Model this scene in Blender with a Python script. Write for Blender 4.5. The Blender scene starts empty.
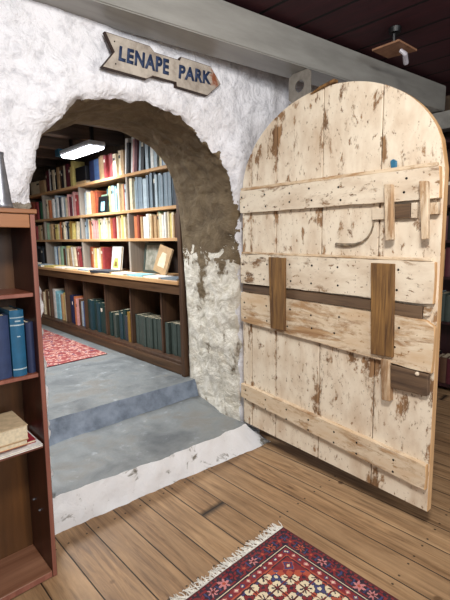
import bpy, bmesh, math, random
from mathutils import Vector, Matrix, noise
random.seed(7)
C = bpy.context.scene.collection
SC = bpy.context.scene
PI = math.pi

# ------------------------------------------------------------------ camera
R = Matrix(((0.722257, 0.11685956, -0.68168077), (-0.6914048, 0.09714004, -0.71590727), (-0.01744211, 0.98838639, 0.15095733)))
CAM = Vector((0, 0, 1.5)); FPX = 420.0
cd = bpy.data.cameras.new('camera'); cam = bpy.data.objects.new('camera', cd); C.objects.link(cam)
cd.sensor_fit = 'VERTICAL'; cd.sensor_height = 24; cd.lens = FPX / 600 * 24; cd.clip_start = .05
cam.matrix_world = Matrix.Translation(CAM) @ R.to_4x4()
SC.camera = cam

def ray(px, py): return R @ Vector((px - 225, -(py - 300), -FPX))
def at(px, py, ax, val):            # point where a sight line meets the plane axis=val
    v = ray(px, py); t = (val - CAM[ax]) / v[ax]
    return CAM + v * t

# ------------------------------------------------------------------ world + light
W = bpy.data.worlds.new('world'); SC.world = W; W.use_nodes = True
bg = W.node_tree.nodes['Background']; bg.inputs[0].default_value = (.95, .97, 1, 1); bg.inputs[1].default_value = .44
SC.view_settings.view_transform = 'Standard'; SC.view_settings.look = 'None'
SC.view_settings.exposure = 0.52; SC.view_settings.gamma = 1; SC.view_settings.use_curve_mapping = False

def area(name, loc, target, sx, sy, power, col=(1, 1, 1), spread=PI):
    l = bpy.data.lights.new(name, 'AREA'); l.shape = 'RECTANGLE'; l.size = sx; l.size_y = sy
    l.energy = power; l.color = col; l.spread = spread
    o = bpy.data.objects.new(name, l); C.objects.link(o); o.location = loc
    o.rotation_euler = (Vector(target) - Vector(loc)).to_track_quat('-Z', 'Y').to_euler()
    return o
area('overhead_key', (.35, .05, 2.74), (2.0, 1.1, .5), .4, .4, 57, (1, .97, .93))  # unseen key light under the ceiling, with no fitting of its own
area('room_daylight', (.6, -2.6, 2.5), (1.3, 1.8, .9), 1.8, 1.3, 60, (.95, .97, 1))
area('alcove_tube_far', (2.15, 4.46, 2.36), (2.0, 4.7, 0), (.2), .7, 13, (.93, .97, 1), 2.1)
area('alcove_fill_near', (1.2, 3.75, 2.39), (1.3, 3.9, 0), .2, .8, 52, (.95, .98, 1))  # added fill lamp, brightens the alcove floor from out of view

# ------------------------------------------------------------------ materials
def hexc(h):
    h = h.lstrip('#'); v = [int(h[i:i+2], 16) / 255 for i in (0, 2, 4)]
    return tuple((c / 12.92 if c <= .04045 else ((c + .055) / 1.055) ** 2.4) for c in v) + (1,)
def col(c): return hexc(c) if isinstance(c, str) else c
class NT:
    def __init__(s, name):
        s.m = bpy.data.materials.new(name); s.m.use_nodes = True; s.t = s.m.node_tree; s.n = s.t.nodes
        s.b = s.n['Principled BSDF']; s.tc = s.n.new('ShaderNodeTexCoord'); s.co = s.tc.outputs['Object']
    def link(s, a, b): s.t.links.new(a, b)
    def put(s, sock, v):
        if hasattr(v, 'is_linked') or isinstance(v, bpy.types.NodeSocket): s.link(v, sock)
        else: sock.default_value = v
    def map(s, scale, rot=(0, 0, 0), src=None):
        n = s.n.new('ShaderNodeMapping'); n.inputs['Scale'].default_value = scale; n.inputs['Rotation'].default_value = rot
        s.link(src or s.co, n.inputs[0]); return n.outputs[0]
    def noise(s, vec, scale, detail=4, rough=.55, dist=0):
        n = s.n.new('ShaderNodeTexNoise'); n.inputs['Scale'].default_value = scale; n.inputs['Detail'].default_value = detail
        n.inputs['Roughness'].default_value = rough; n.inputs['Distortion'].default_value = dist
        s.link(vec, n.inputs['Vector']); return n.outputs[0]
    def ramp(s, f, a, b, ca=(0, 0, 0, 1), cb=(1, 1, 1, 1)):
        n = s.n.new('ShaderNodeValToRGB'); e = n.color_ramp.elements
        e[0].position = a; e[0].color = col(ca); e[1].position = b; e[1].color = col(cb)
        s.link(f, n.inputs[0]); return n.outputs[0]
    def mix(s, f, a, b, mode='MIX'):
        n = s.n.new('ShaderNodeMix'); n.data_type = 'RGBA'; n.blend_type = mode
        s.put(n.inputs[0], f); s.put(n.inputs[6], col(a) if isinstance(a, str) else a); s.put(n.inputs[7], col(b) if isinstance(b, str) else b)
        return n.outputs[2]
    def math(s, op, a, b=0., c=None):
        n = s.n.new('ShaderNodeMath'); n.operation = op; s.put(n.inputs[0], a); s.put(n.inputs[1], b)
        if c is not None: s.put(n.inputs[2], c)
        return n.outputs[0]
    def xyz(s):
        n = s.n.new('ShaderNodeSeparateXYZ'); s.link(s.co, n.inputs[0]); return n.outputs
    def bump(s, h, strength=.3, dist=.01):
        n = s.n.new('ShaderNodeBump'); n.inputs['Strength'].default_value = strength; n.inputs['Distance'].default_value = dist
        s.link(h, n.inputs['Height']); s.link(n.outputs[0], s.b.inputs['Normal'])
    def done(s, c, rough=.7, metal=0., spec=None):
        s.put(s.b.inputs['Base Color'], col(c) if isinstance(c, str) else c); s.put(s.b.inputs['Roughness'], rough)
        s.b.inputs['Metallic'].default_value = metal
        if spec is not None: s.b.inputs['Specular IOR Level'].default_value = spec
        return s.m

def m_flat(name, c, rough=.7, metal=0., var=.12, sc=30):
    t = NT(name); n = t.noise(t.map((1, 1, 1)), sc, 3)
    c4 = col(c); d = tuple(x * (1 - var * 2) for x in c4[:3]) + (1,)
    return t.done(t.mix(t.ramp(n, .35, .65), d, c4), rough, metal)
def m_wood(name, c1, c2, axis='x', rough=.5, sc=6, bump=.15, st=.06):
    t = NT(name); s = {'x': (st, 1, 1), 'y': (1, st, 1), 'z': (1, 1, st)}[axis]
    v = t.map(s); n = t.noise(v, sc * 4, 6, .6, .6); n2 = t.noise(t.map((1, 1, 1)), 3, 2)
    c = t.mix(t.ramp(n, .3, .7), c1, c2); c = t.mix(t.math('MULTIPLY', t.ramp(n2, .35, .7), .35), c, c1)
    t.bump(n, bump, .004); return t.done(c, rough)
def m_flake(name, paint, wood1, wood2, axis, lo=.44, hi=.5, sc=5, st=.28, dirt=.5, rough=.75, seams=()):
    """old limewash flaking off timber; axis = grain"""
    t = NT(name); S = {'x': (st, 1, 1), 'z': (1, 1, st)}[axis]; G = {'x': (.05, 1, 1), 'z': (1, 1, .05)}[axis]
    grain = t.noise(t.map(G), 34, 5, .65, .4)
    wood = t.mix(t.ramp(grain, .32, .68), wood1, wood2)
    f1 = t.noise(t.map(S), sc, 12, .72, .3); f2 = t.noise(t.map((1, 1, 1)), 2.2, 3)
    f3 = t.noise(t.map(G), 22, 4, .6)
    f = t.math('ADD', t.math('MULTIPLY', f1, .68), t.math('ADD', t.math('MULTIPLY', f2, .22), t.math('MULTIPLY', f3, .1)))
    if seams:       # grime and lost paint along the joints between the boards
        x = t.xyz()[0]; dmin = None
        for c in seams:
            q = t.math('ABSOLUTE', t.math('SUBTRACT', x, c)); dmin = q if dmin is None else t.math('MINIMUM', dmin, q)
        f = t.math('SUBTRACT', f, t.math('MULTIPLY', t.ramp(dmin, .0, .04, (1, 1, 1, 1), (0, 0, 0, 1)), .055))
    mask = t.ramp(f, lo, hi)
    f4 = t.noise(t.map(S), 38, 8, .7, .2); mask = t.math('MULTIPLY', mask, t.ramp(f4, .36, .41))
    p = t.mix(t.math('MULTIPLY', t.ramp(t.noise(t.map(S), 9, 6, .6), .42, .72), dirt), paint, wood2)
    sp = t.ramp(t.noise(t.map((1, 1, .6)), 60, 3, .6), .27, .33)
    p = t.mix(sp, wood1, p)
    t.bump(t.math('ADD', t.math('MULTIPLY', mask, .6), t.math('MULTIPLY', grain, .5)), .5, .004)
    return t.done(t.mix(mask, wood, p), rough)

M = {}
# stone wall: white paint outside, brown lime mortar inside the arch with flaking wash low down
def mk_wall():
    t = NT('whitewashed_stone'); x, y, z = t.xyz()[:3]
    big = t.noise(t.co, 3.2, 6, .62); fine = t.noise(t.co, 16, 8, .65, .4); mid = t.noise(t.co, 7, 6, .65, .5)
    white = t.mix(t.ramp(fine, .32, .5), '#c6c5ca', '#ebeaee')
    white = t.mix(t.math('MULTIPLY', t.ramp(t.noise(t.map((1, 1, .45), (0, .5, 0)), 13, 7, .7, .8), .57, .70), .25), white, '#a5a2a1'); white = t.mix(t.math('MULTIPLY', t.ramp(big, .5, .66), .15), white, '#b7b2ac')
    br = t.mix(t.ramp(mid, .32, .68), '#5d4f3d', '#7d6c54'); br = t.mix(t.math('MULTIPLY', t.ramp(fine, .5, .75), .4), br, '#99886d')
    wash = t.mix(t.ramp(fine, .30, .60), '#c0b6a2', '#e8e2d6')
    edge = t.math('ADD', t.math('MULTIPLY', z, .9), t.math('MULTIPLY', mid, .55))
    patch = t.math('ADD', t.ramp(edge, .0, 1.), 0.)
    low = t.math('LESS_THAN', t.math('ADD', z, t.math('MULTIPLY', t.math('SUBTRACT', mid, .5), .9)), 1.33)
    keep = t.ramp(t.noise(t.co, 3.6, 5, .6, .3), .36, .42)
    inner = t.mix(t.math('MULTIPLY', low, keep), br, wash)
    front = t.math('LESS_THAN', t.math('ADD', y, t.math('MULTIPLY', t.math('SUBTRACT', mid, .5), .12)), t.math('ADD', 2.108, t.math('MULTIPLY', t.math('LESS_THAN', x, 1.0), .12)))
    # the narrow bare strip left of the arch above the old bookcase
    bare = t.math('MULTIPLY', t.math('LESS_THAN', t.math('ADD', z, t.math('MULTIPLY', t.math('SUBTRACT', mid, .5), .12)), 1.665), t.math('GREATER_THAN', z, 1.40))
    bare = t.math('MULTIPLY', bare, t.math('LESS_THAN', x, .9))
    front = t.math('MULTIPLY', front, t.math('SUBTRACT', 1., bare))
    greyb = t.mix(t.ramp(fine, .35, .6), '#6f665c', '#a39a8c')
    inner = t.mix(bare, inner, greyb)
    c = t.mix(front, inner, white)
    t.bump(t.math('ADD', t.math('MULTIPLY', fine, .3), t.math('ADD', t.math('MULTIPLY', mid, .95), t.math('MULTIPLY', front, .05))), .9, .045)
    return t.done(c, .85, spec=.25)
M['wall'] = mk_wall()
def mk_boards(name, c1, c2, c3, width, axis='x', L=2.6, rough=.45, seam='#1c130c', nails=True, seamw=.035):
    t = NT(name); o = t.xyz(); u, v = (o[0], o[1]) if axis == 'x' else (o[1], o[0])
    q = t.math('DIVIDE', u, width); k = t.math('FLOOR', q); fr = t.math('FRACT', q)
    wn = t.n.new('ShaderNodeTexWhiteNoise'); wn.noise_dimensions = '1D'; t.link(k, wn.inputs['W'])
    vv = t.math('ADD', v, t.math('MULTIPLY', wn.outputs[0], L)); q2 = t.math('DIVIDE', vv, L); fr2 = t.math('FRACT', q2)
    wn2 = t.n.new('ShaderNodeTexWhiteNoise'); wn2.noise_dimensions = '2D'
    cb = t.n.new('ShaderNodeCombineXYZ'); t.link(k, cb.inputs[0]); t.link(t.math('FLOOR', q2), cb.inputs[1]); t.link(cb.outputs[0], wn2.inputs['Vector'])
    cb2 = t.n.new('ShaderNodeCombineXYZ'); t.link(t.math('ADD', u, t.math('MULTIPLY', wn2.outputs[0], 3.)), cb2.inputs[0]); t.link(t.math('MULTIPLY', vv, .07), cb2.inputs[1])
    grain = t.noise(cb2.outputs[0], 42, 7, .62, 1.2)
    g2 = t.noise(cb2.outputs[0], 10, 4, .6, 1.5)
    dirt = t.noise(t.co, 2.3, 5, .6)
    c = t.mix(t.ramp(grain, .33, .66), c1, c2); c = t.mix(t.math('MULTIPLY', t.ramp(g2, .4, .66), .55), c, c3)
    c = t.mix(t.math('MULTIPLY', wn2.outputs[0], .28), c, c1)
    c = t.mix(t.math('MULTIPLY', t.ramp(dirt, .42, .68), .42), c, c1)
    vor = t.n.new('ShaderNodeTexVoronoi'); vor.inputs['Scale'].default_value = 3.1; t.link(t.map((1, 1, 1)), vor.inputs['Vector'])
    c = t.mix(t.ramp(vor.outputs['Distance'], .045, .07, (1, 1, 1, 1), (0, 0, 0, 1)), c, c1)
    e = t.math('MINIMUM', fr, t.math('SUBTRACT', 1., fr)); e2 = t.math('MINIMUM', fr2, t.math('SUBTRACT', 1., fr2))
    s = t.math('MINIMUM', t.ramp(e, seamw * .4, seamw), t.ramp(e2, .0006, .0016))
    if nails:
        a = t.math('MINIMUM', t.math('ABSOLUTE', t.math('SUBTRACT', fr, .2)), t.math('ABSOLUTE', t.math('SUBTRACT', fr, .8)))
        a = t.math('MULTIPLY', a, width)
        b = t.math('MULTIPLY', t.math('ABSOLUTE', t.math('SUBTRACT', t.math('FRACT', t.math('DIVIDE', v, .62)), .5)), .62)
        dd = t.math('ADD', t.math('MULTIPLY', a, a), t.math('MULTIPLY', b, b))
        nl = t.math('GREATER_THAN', dd, .00003)
        s = t.math('MINIMUM', s, t.math('MAXIMUM', nl, .15))
    t.bump(t.math('ADD', s, t.math('MULTIPLY', grain, .12)), .5, .006)
    r = t.math('ADD', rough, t.math('MULTIPLY', grain, .22))
    return t.done(t.mix(s, seam, c), r, spec=.4)
M['floor'] = mk_boards('old_pine_boards', '#664b33', '#ac8862', '#c5a27a', .16, L=9., seamw=.024)
M['ceil'] = mk_boards('maroon_ceiling_boards', '#3a1d24', '#5a2e35', '#47242b', .30, nails=False, rough=.6, seam='#060304', seamw=.05)
def mk_grey():
    t = NT('grey_floor_paint'); a = t.noise(t.co, 3, 8, .66, .4); b = t.noise(t.co, 14, 6, .65)
    c = t.mix(t.ramp(a, .35, .65), '#606365', '#868988'); c = t.mix(t.math('MULTIPLY', t.ramp(a, .54, .63), .55), c, '#6d655c')
    c = t.mix(t.math('MULTIPLY', t.ramp(b, .6, .72), .4), c, '#b7bcc0')
    t.bump(t.math('ADD', a, t.math('MULTIPLY', b, .6)), .5, .012); return t.done(c, t.math('ADD', .25, t.math('MULTIPLY', b, .4)))
M['grey'] = mk_grey()
def mk_riser():
    t = NT('blue_grey_riser'); a = t.noise(t.co, 9, 6, .66)
    t.bump(a, .5, .012); return t.done(t.mix(t.ramp(a, .3, .62), '#566170', '#8590a0'), .45)
M['riser'] = mk_riser()
def mk_white():
    t = NT('white_step_paint'); a = t.noise(t.co, 9, 8, .66, .4)
    c = t.mix(t.ramp(a, .34, .42), '#77736a', '#e4e4e5')
    t.bump(a, .6, .02); return t.done(c, .8)
M['white'] = mk_white()
M['alcstone'] = m_wood('dark_rubble_stone', '#3d3026', '#6d5a47', 'x', .9, 3, .6, .5)
M['dark'] = m_wood('dark_ceiling_wood', '#1f1a18', '#3a302b', 'x', .8)
M['joist'] = m_wood('dusty_joist', '#3a302b', '#66564b', 'x', .8)
P_ = ('#e2d4be', '#5a3c22', '#a9825a')
M['doorV'] = m_flake('limewashed_planks', P_[0], P_[1], P_[2], 'z', .412, .452, 10, .5, .55, .75, [c*.93 for c in (0, .095, .338, .716, 1.10, 1.434)])
M['doorH'] = m_flake('limewashed_batten', '#e0d2bc', '#553a24', '#a6825c', 'x', .43, .48, 12, .45, .55)
M['doorH2'] = m_flake('worn_limewash', '#dccbb1', '#8a6440', '#c09c72', 'x', .44, .52, 9, .3, .8)
M['edge'] = m_wood('bare_pine_edge', '#b07f4c', '#e2bd8f', 'z', .6)
M['strap'] = m_wood('dark_oak_strap', '#452a14', '#a0763f', 'z', .7, 11, .4, .08)
M['bar'] = m_wood('grey_weathered_bar', '#35251a', '#7d6248', 'x', .75, 8, .4)
M['keeper'] = m_flake('worn_keeper', '#d8c6ab', '#7b5a3b', '#b5926c', 'z', .46, .56, 14, .3, .7)
M['case'] = m_wood('mahogany_case', '#2e140d', '#522a1c', 'z', .38, 5, .05)
M['caseH'] = m_wood('mahogany_rail', '#4e2417', '#824a34', 'x', .38, 5, .05)
M['caseB'] = m_wood('amber_back_panel', '#3a2412', '#6b4524', 'z', .4, 3, .05)
M['caseT'] = m_wood('amber_top_rail', '#6a3d22', '#a06c42', 'x', .38, 5, .05)
M['caseE'] = m_wood('front_edge_highlight', '#6f3f35', '#a06a58', 'z', .35, 5, .05)  # lighter tone paints a highlight onto the case's front edges
M['caseS'] = m_wood('worn_deck', '#6b432e', '#9c7056', 'x', .35, 4, .05)
M['caseI'] = m_wood('dark_inner_side', '#24100c', '#3b1a13', 'z', .45, 5, .05)
M['shelf'] = m_wood('pine_shelf', '#a67a50', '#d6ad7c', 'y', .5, 5, .05)
M['upright'] = m_wood('pale_upright', '#7c7268', '#a79c8f', 'z', .6, 5, .05)
M['counter'] = m_wood('brown_counter', '#35220f', '#705036', 'y', .5, 5, .1)
M['post'] = m_wood('dark_post', '#2e1d12', '#5d412a', 'z', .55, 5, .1)
M['cback'] = m_wood('cabinet_back', '#1c130e', '#33231a', 'z', .6, 5, .1)
M['div'] = m_wood('cabinet_divider', '#38251a', '#5f4430', 'z', .5, 5, .1)
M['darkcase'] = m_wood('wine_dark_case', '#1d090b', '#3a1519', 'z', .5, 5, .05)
M['page'] = m_flat('book_pages', '#d8c9ab', .85, 0, .1, 90)
M['iron'] = m_flat('black_iron', '#2a2725', .55, .7)
M['oldiron'] = m_flat('painted_iron', '#a39077', .6, .3, .3, 40)
M['plate'] = m_flat('grey_steel_plate', '#9b948a', .5, .4)
def mk_beam():
    t = NT('grey_painted_steel'); a = t.noise(t.map((.15, 1, 1)), 9, 5, .6); 
    t.bump(a, .08, .01); return t.done(t.mix(t.ramp(a, .3, .7), '#86847e', '#a3a19b'), .36, .15)
M['beam'] = mk_beam()
M['blue'] = m_flat('plain_blue', '#2f6f8f', .5)
M['tin'] = m_flat('grey_pewter', '#8a8a90', .35, .7)
M['signblue'] = m_flat('navy_sign_paint', '#25395e', .6, 0, .25, 60)
def mk_sign():
    t = NT('aged_sign_face'); a = t.noise(t.co, 9, 8, .66, .3); x, y, z = t.xyz()[:3]
    c = t.mix(t.ramp(a, .3, .6), '#7f7369', '#b9afa2')
    g = t.math('ADD', t.math('MULTIPLY', t.math('SUBTRACT', x, .42), .6), t.math('MULTIPLY', a, .75))
    c = t.mix(t.ramp(g, .555, .64), c, '#85492a'); t.bump(a, .3, .004); return t.done(c, .6)
M['sign'] = mk_sign()
M['signedge'] = m_flat('rusty_sign_edge', '#3c2a22', .7, .3)
def mk_emit(name, c, s):
    t = NT(name); t.b.inputs['Emission Color'].default_value = col(c); t.b.inputs['Emission Strength'].default_value = s
    return t.done(c, .4)
M['tube'] = mk_emit('lit_diffuser', '#f4f8ff', 5)
M['enamel'] = m_flat('white_enamel', '#c9cdd1', .4)
M['black'] = m_flat('black_plastic', '#141416', .4)
M['tan'] = m_flat('tan_board', '#9a6f52', .7)
M['milk'] = m_flat('milky_plastic', '#c9c4cc', .3)

# ------------------------------------------------------------------ mesh helpers
def box(bm, x0, x1, y0, y1, z0, z1, mi=0):
    vs = [bm.verts.new(p) for p in ((x0,y0,z0),(x1,y0,z0),(x1,y1,z0),(x0,y1,z0),(x0,y0,z1),(x1,y0,z1),(x1,y1,z1),(x0,y1,z1))]
    for f in ((3,2,1,0),(4,5,6,7),(0,1,5,4),(1,2,6,5),(2,3,7,6),(3,0,4,7)):
        bm.faces.new([vs[i] for i in f]).material_index = mi
    return vs
def bev(bm, w, seg=1):
    bmesh.ops.bevel(bm, geom=list(bm.edges), offset=w, segments=seg, affect='EDGES', clamp_overlap=True)
def link(name, bm, mats, parent=None, loc=None, rot=None, smooth=False):
    bmesh.ops.recalc_face_normals(bm, faces=bm.faces)
    me = bpy.data.meshes.new(name); bm.to_mesh(me); bm.free()
    for m in (mats if isinstance(mats, (list, tuple)) else [mats]): me.materials.append(m)
    if smooth:
        for p in me.polygons: p.use_smooth = True
    o = bpy.data.objects.new(name, me); C.objects.link(o)
    if parent: o.parent = parent
    if loc is not None: o.location = loc
    if rot is not None: o.rotation_euler = rot
    return o
def obox(name, x0, x1, y0, y1, z0, z1, m, parent=None, b=.002):
    """box object with its origin at its base centre"""
    cx, cy = (x0+x1)/2, (y0+y1)/2; bm = bmesh.new(); box(bm, x0-cx, x1-cx, y0-cy, y1-cy, 0, z1-z0)
    if b: bev(bm, b)
    return link(name, bm, m, parent, (cx, cy, z0))
def prism(pts, y0, y1, bevel=0):     # polygon in xz, extruded along y
    bm = bmesh.new(); a = [bm.verts.new((p[0], y0, p[1])) for p in pts]; b = [bm.verts.new((p[0], y1, p[1])) for p in pts]
    bm.faces.new(a); bm.faces.new(b[::-1]); n = len(pts)
    for i in range(n): bm.faces.new((a[i], b[i], b[(i+1) % n], a[(i+1) % n]))
    if bevel:
        bev(bm, bevel)
    return bm
def tube(pts, r, seg=8, taper=None):
    bm = bmesh.new(); rings = []
    for i, p in enumerate(pts):
        p = Vector(p); d = (Vector(pts[min(i+1, len(pts)-1)]) - Vector(pts[max(i-1, 0)])).normalized()
        u = d.orthogonal().normalized() if i == 0 else (rings_u - d * rings_u.dot(d)).normalized(); rings_u = u; v = d.cross(u)
        rr = r * (taper[i] if taper else 1)
        rings.append([bm.verts.new(p + (u*math.cos(2*PI*k/seg) + v*math.sin(2*PI*k/seg))*rr) for k in range(seg)])
    for a, b in zip(rings, rings[1:]):
        for k in range(seg): bm.faces.new((a[k], a[(k+1) % seg], b[(k+1) % seg], b[k]))
    bm.faces.new(rings[0][::-1]); bm.faces.new(rings[-1]); return bm
def lathe(prof, seg=28):
    bm = bmesh.new(); rings = [[bm.verts.new((r*math.cos(2*PI*k/seg), r*math.sin(2*PI*k/seg), z)) for k in range(seg)] for r, z in prof]
    for a, b in zip(rings, rings[1:]):
        for k in range(seg): bm.faces.new((a[k], a[(k+1) % seg], b[(k+1) % seg], b[k]))
    bm.faces.new(rings[0][::-1]); bm.faces.new(rings[-1]); return bm
def tag(o, label, cat, group=None, kind=None):
    o['label'] = label; o['category'] = cat
    if group: o['group'] = group
    if kind: o['kind'] = kind
    return o
def thing(name, label, cat, loc=(0, 0, 0), rot=(0, 0, 0), group=None):
    o = bpy.data.objects.new(name, None); o.empty_display_size = .05; C.objects.link(o); o.location = loc; o.rotation_euler = rot
    return tag(o, label, cat, group)
def struct(o): o['kind'] = 'structure'; return o
def fbm(p, s, o=4): return noise.fractal(Vector(p) * s, 1.0, 2.0, o)

# ------------------------------------------------------------------ structure: floor, ceiling, walls
struct(obox('floor', -3, 4.7, -3, 2.5, -.1, 0, M['floor'], b=0))
struct(obox('ceiling', -3, 4.7, -3, 2.12, 2.80, 2.9, M['ceil'], b=0))
struct(obox('wall_right', 4.55, 4.7, -3, 2.1, 0, 2.80, M['alcstone'], b=0))
for n in ('floor', 'ceiling'):   # keep board coordinates in metres from the room origin
    pass

def poly_resample(pts, n, knots=None):
    pts = [Vector(p) for p in pts]; L = [0]
    for a, b in zip(pts, pts[1:]): L.append(L[-1] + (b-a).length)
    out = []
    for i in range(n):
        s = L[-1] * i / (n-1); k = 0
        while k < len(L)-2 and L[k+1] < s: k += 1
        f = (s - L[k]) / max(1e-9, L[k+1]-L[k]); out.append(pts[k].lerp(pts[k+1], f))
    return out
def smooth_pts(p, it):
    for _ in range(it): p = [p[0]] + [(p[i-1]+p[i]*2+p[i+1])/4 for i in range(1, len(p)-1)] + [p[-1]]
    return p
def arch_wall():
    F = {'l': [(.728, -.02), (.75, .6), (.755, 1.2), (.735, 1.70)], 't': [(.735, 1.70), (.785, 1.88), (.845, 2.02), (.93, 2.11), (1.0, 2.17), (1.2, 2.232), (1.415, 2.25), (1.6, 2.215), (1.697, 2.185), (1.94, 2.045), (2.05, 1.93), (2.115, 1.80)], 'r': [(2.115, 1.80), (2.135, 1.3), (2.14, .6), (2.145, -.02)]}
    B = {'l': [(.72, -.02), (.74, .6), (.76, 1.2), (.80, 1.70)], 't': [(.80, 1.70), (.9, 1.98), (1.02, 2.10), (1.111, 2.159), (1.27, 2.235), (1.45, 2.25), (1.6, 2.245), (1.75, 2.21), (1.88, 2.16), (2.0, 2.06), (2.06, 1.95), (2.11, 1.79)], 'r': [(2.11, 1.79), (2.15, 1.3), (2.17, .9), (2.17, -.02)]}
    O = {'l': [(-3, -.02), (-3, 2.83)], 't': [(-3, 2.83), (4.54, 2.83)], 'r': [(4.54, 2.83), (4.54, -.02)]}
    N = {'l': 90, 't': 150, 'r': 90}
    def full(D):
        o = []
        for k in 'ltr':
            q = poly_resample(D[k], N[k]); o += q if k == 'l' else q[1:]
        return o
    f, b, o = smooth_pts(full(F), 4), smooth_pts(full(B), 4), full(O)
    bm = bmesh.new(); cols = []
    TF = 64; TI = 34; yF, yB = 2.06, 2.74
    for i in range(len(f)):
        colv = []
        for t in range(TF, -1, -1):                    # front face, from outside to the arch edge
            q = t / TF; w = q ** 1.7
            p = f[i].lerp(o[i], w); P = Vector((p.x, yF, p.y))
            dy = .030 * fbm(P, 1.7, 3) + .020 * fbm(P + Vector((5, 0, 0)), 6, 4) + .012
            rnd = math.exp(-(w * (o[i]-f[i]).length) / .035) * .045
            P.y += max(dy, -.012) + rnd
            if t < 8:
                k = (8-t)/8; e = Vector((fbm(P, 9), 0, fbm(P + Vector((3, 3, 3)), 9))) * .028 * k; P += e
            colv.append(P)
        P = Vector((f[i].x, yF, f[i].y)); e0 = Vector((fbm(P, 9), 0, fbm(P + Vector((3, 3, 3)), 9))) * .028; y_e = colv[-1].y
        for t in range(1, TI + 1):                      # intrados
            q = t / TI; p = f[i].lerp(b[i], q); P = Vector((p.x, y_e + (yB - y_e) * q, p.y))
            j = max(1, min(len(f)-2, i)); tg = (f[j+1]-f[j-1]).normalized(); nrm = Vector((tg.y, 0, -tg.x))
            P += nrm * (.022 * fbm(P, 3, 3) + .012 * fbm(P + Vector((9, 1, 2)), 11, 4)) * min(1, (TI - t) / 3 + .3) * min(1, t/4) + e0 * max(0, 1 - t/7)
            colv.append(P)
        for w in (.02, .1, .35, 1):                     # back face
            p = b[i].lerp(Vector((max(-1.3, min(2.8, o[i].x)), min(2.75, o[i].y))), w); colv.append(Vector((p.x, yB, p.y)))
        cols.append([bm.verts.new(p) for p in colv])
    for a, c in zip(cols, cols[1:]):
        for k in range(len(a)-1): bm.faces.new((a[k], a[k+1], c[k+1], c[k]))
    return bm
struct(link('wall_back', arch_wall(), M['wall'], smooth=True))

# alcove behind the arch
def slab_step(name, fb, ft, yb, nx, top_m, front_m, wob=.008, zb=None):
    """fb, ft: front bottom / front top polylines (x,y,z)"""
    bm = bmesh.new()
    A = poly_resample(fb, nx); T = poly_resample(ft, nx); rows = []
    for i in range(nx):
        a, t = A[i], T[i]; r = []
        for k in range(7):
            q = k/6; p = a.lerp(t, q); p = p + Vector((0, -1, 0)) * wob * (fbm(p, 8, 4) + .3) * (1 if 0 < k else .8); r.append(p)
        for k in range(1, 16):
            q = k/15; p = Vector((t.x, t.y + (yb-t.y)*q, t.z + ((zb or t.z)-t.z)*q)); p.z += wob*.6*fbm(p, 5, 3)*(1 if k > 1 else .5); r.append(p)
        rows.append([bm.verts.new(p) for p in r])
    for a, b in zip(rows, rows[1:]):
        for k in range(len(a)-1):
            f = bm.faces.new((a[k], b[k], b[k+1], a[k+1])); f.material_index = 1 if k < 6 else 0; f.smooth = True
            if k == 6:
                for e in f.edges:
                    if {v.index for v in e.verts} and e.verts[0] in (a[6], b[6]) and e.verts[1] in (a[6], b[6]): e.smooth = False
    for r in (rows[0], rows[-1]):
        e = [bm.verts.new((r[0].co.x, yb, 0)), r[0]] + r[1:]
        f = bm.faces.new(r + [bm.verts.new((r[0].co.x, yb, 0))]); f.material_index = 1
    bmesh.ops.delete(bm, geom=[v for v in bm.verts if not v.link_faces], context='VERTS')
    return link(name, bm, [top_m, front_m])
struct(slab_step('step', [(.66, 2.036, 0), (1.37, 1.966, 0), (1.93, 1.915, 0), (2.10, 1.885, 0), (2.225, 1.875, 0), (2.228, 2.0, 0)],
          [(.66, 2.05, .202), (1.37, 2.0, .168), (1.93, 1.99, .153), (2.085, 1.99, .148), (2.125, 1.955, .085), (2.215, 1.99, .055)], 2.70, 150, M['grey'], M['white'], .017, .165))
struct(slab_step('step', [(.66, 2.665, .15), (2.25, 2.63, .15)], [(.66, 2.78, .30), (2.25, 2.665, .30)], 2.95, 90, M['grey'], M['riser'], .008, .30))
struct(obox('floor_alcove', -.9, 2.72, 2.90, 7.0, .1, .297, M['grey'], b=0))
struct(obox('wall_alcove_far', -.9, 2.9, 6.95, 7.1, .1, 2.9, M['alcstone'], b=0))
struct(obox('wall_alcove_right', 2.72, 2.87, 2.76, 6.95, .1, 2.9, M['alcstone'], b=0))
struct(obox('wall_alcove_left', -1.05, -.9, 2.76, 7.1, .1, 2.9, M['alcstone'], b=0))
struct(obox('ceiling_alcove', -.9, 2.72, 2.76, 6.95, 2.74, 2.86, M['dark'], b=0))
for k, y in enumerate((3.25, 3.85, 4.5, 5.15, 5.8, 6.45)):
    j = struct(obox('ceiling_joist', -.9, 2.70, y, y+.12, 2.57, 2.735, M['joist']))

# ------------------------------------------------------------------ steel beams
def prism3(P, Q):     # P,Q matching loops
    bm = bmesh.new(); a = [bm.verts.new(p) for p in P]; b = [bm.verts.new(q) for q in Q]; bm.faces.new(a); bm.faces.new(b[::-1]); n = len(a)
    for i in range(n): bm.faces.new((a[i], b[i], b[(i+1) % n], a[(i+1) % n]))
    return bm
d = Vector((.973, -.1500, .0)).normalized()
def online(p, x): p = Vector(p); k = (x - p.x) / bd.x; return p + bd * k
lf0, lf1 = Vector((1.015, 1.892, 2.558)), at(445, 111, 0, 4.12)
bd = (lf1 - lf0).normalized()
a0 = lf0 - bd * 2.6; a1 = lf1
tp1 = at(310, 33, 1, (lf0 + bd * 1.55).y); 
hgt = .205
nrm = Vector((-bd.y, bd.x, 0)).normalized()       # towards the wall
prof = [(0, 0), (0, hgt), (.02, hgt + .012), (.19, hgt + .012), (.205, hgt), (.205, 0)]
def lp(o, sc=1): return [o + nrm * u + Vector((0, 0, v)) for u, v in prof]
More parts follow.
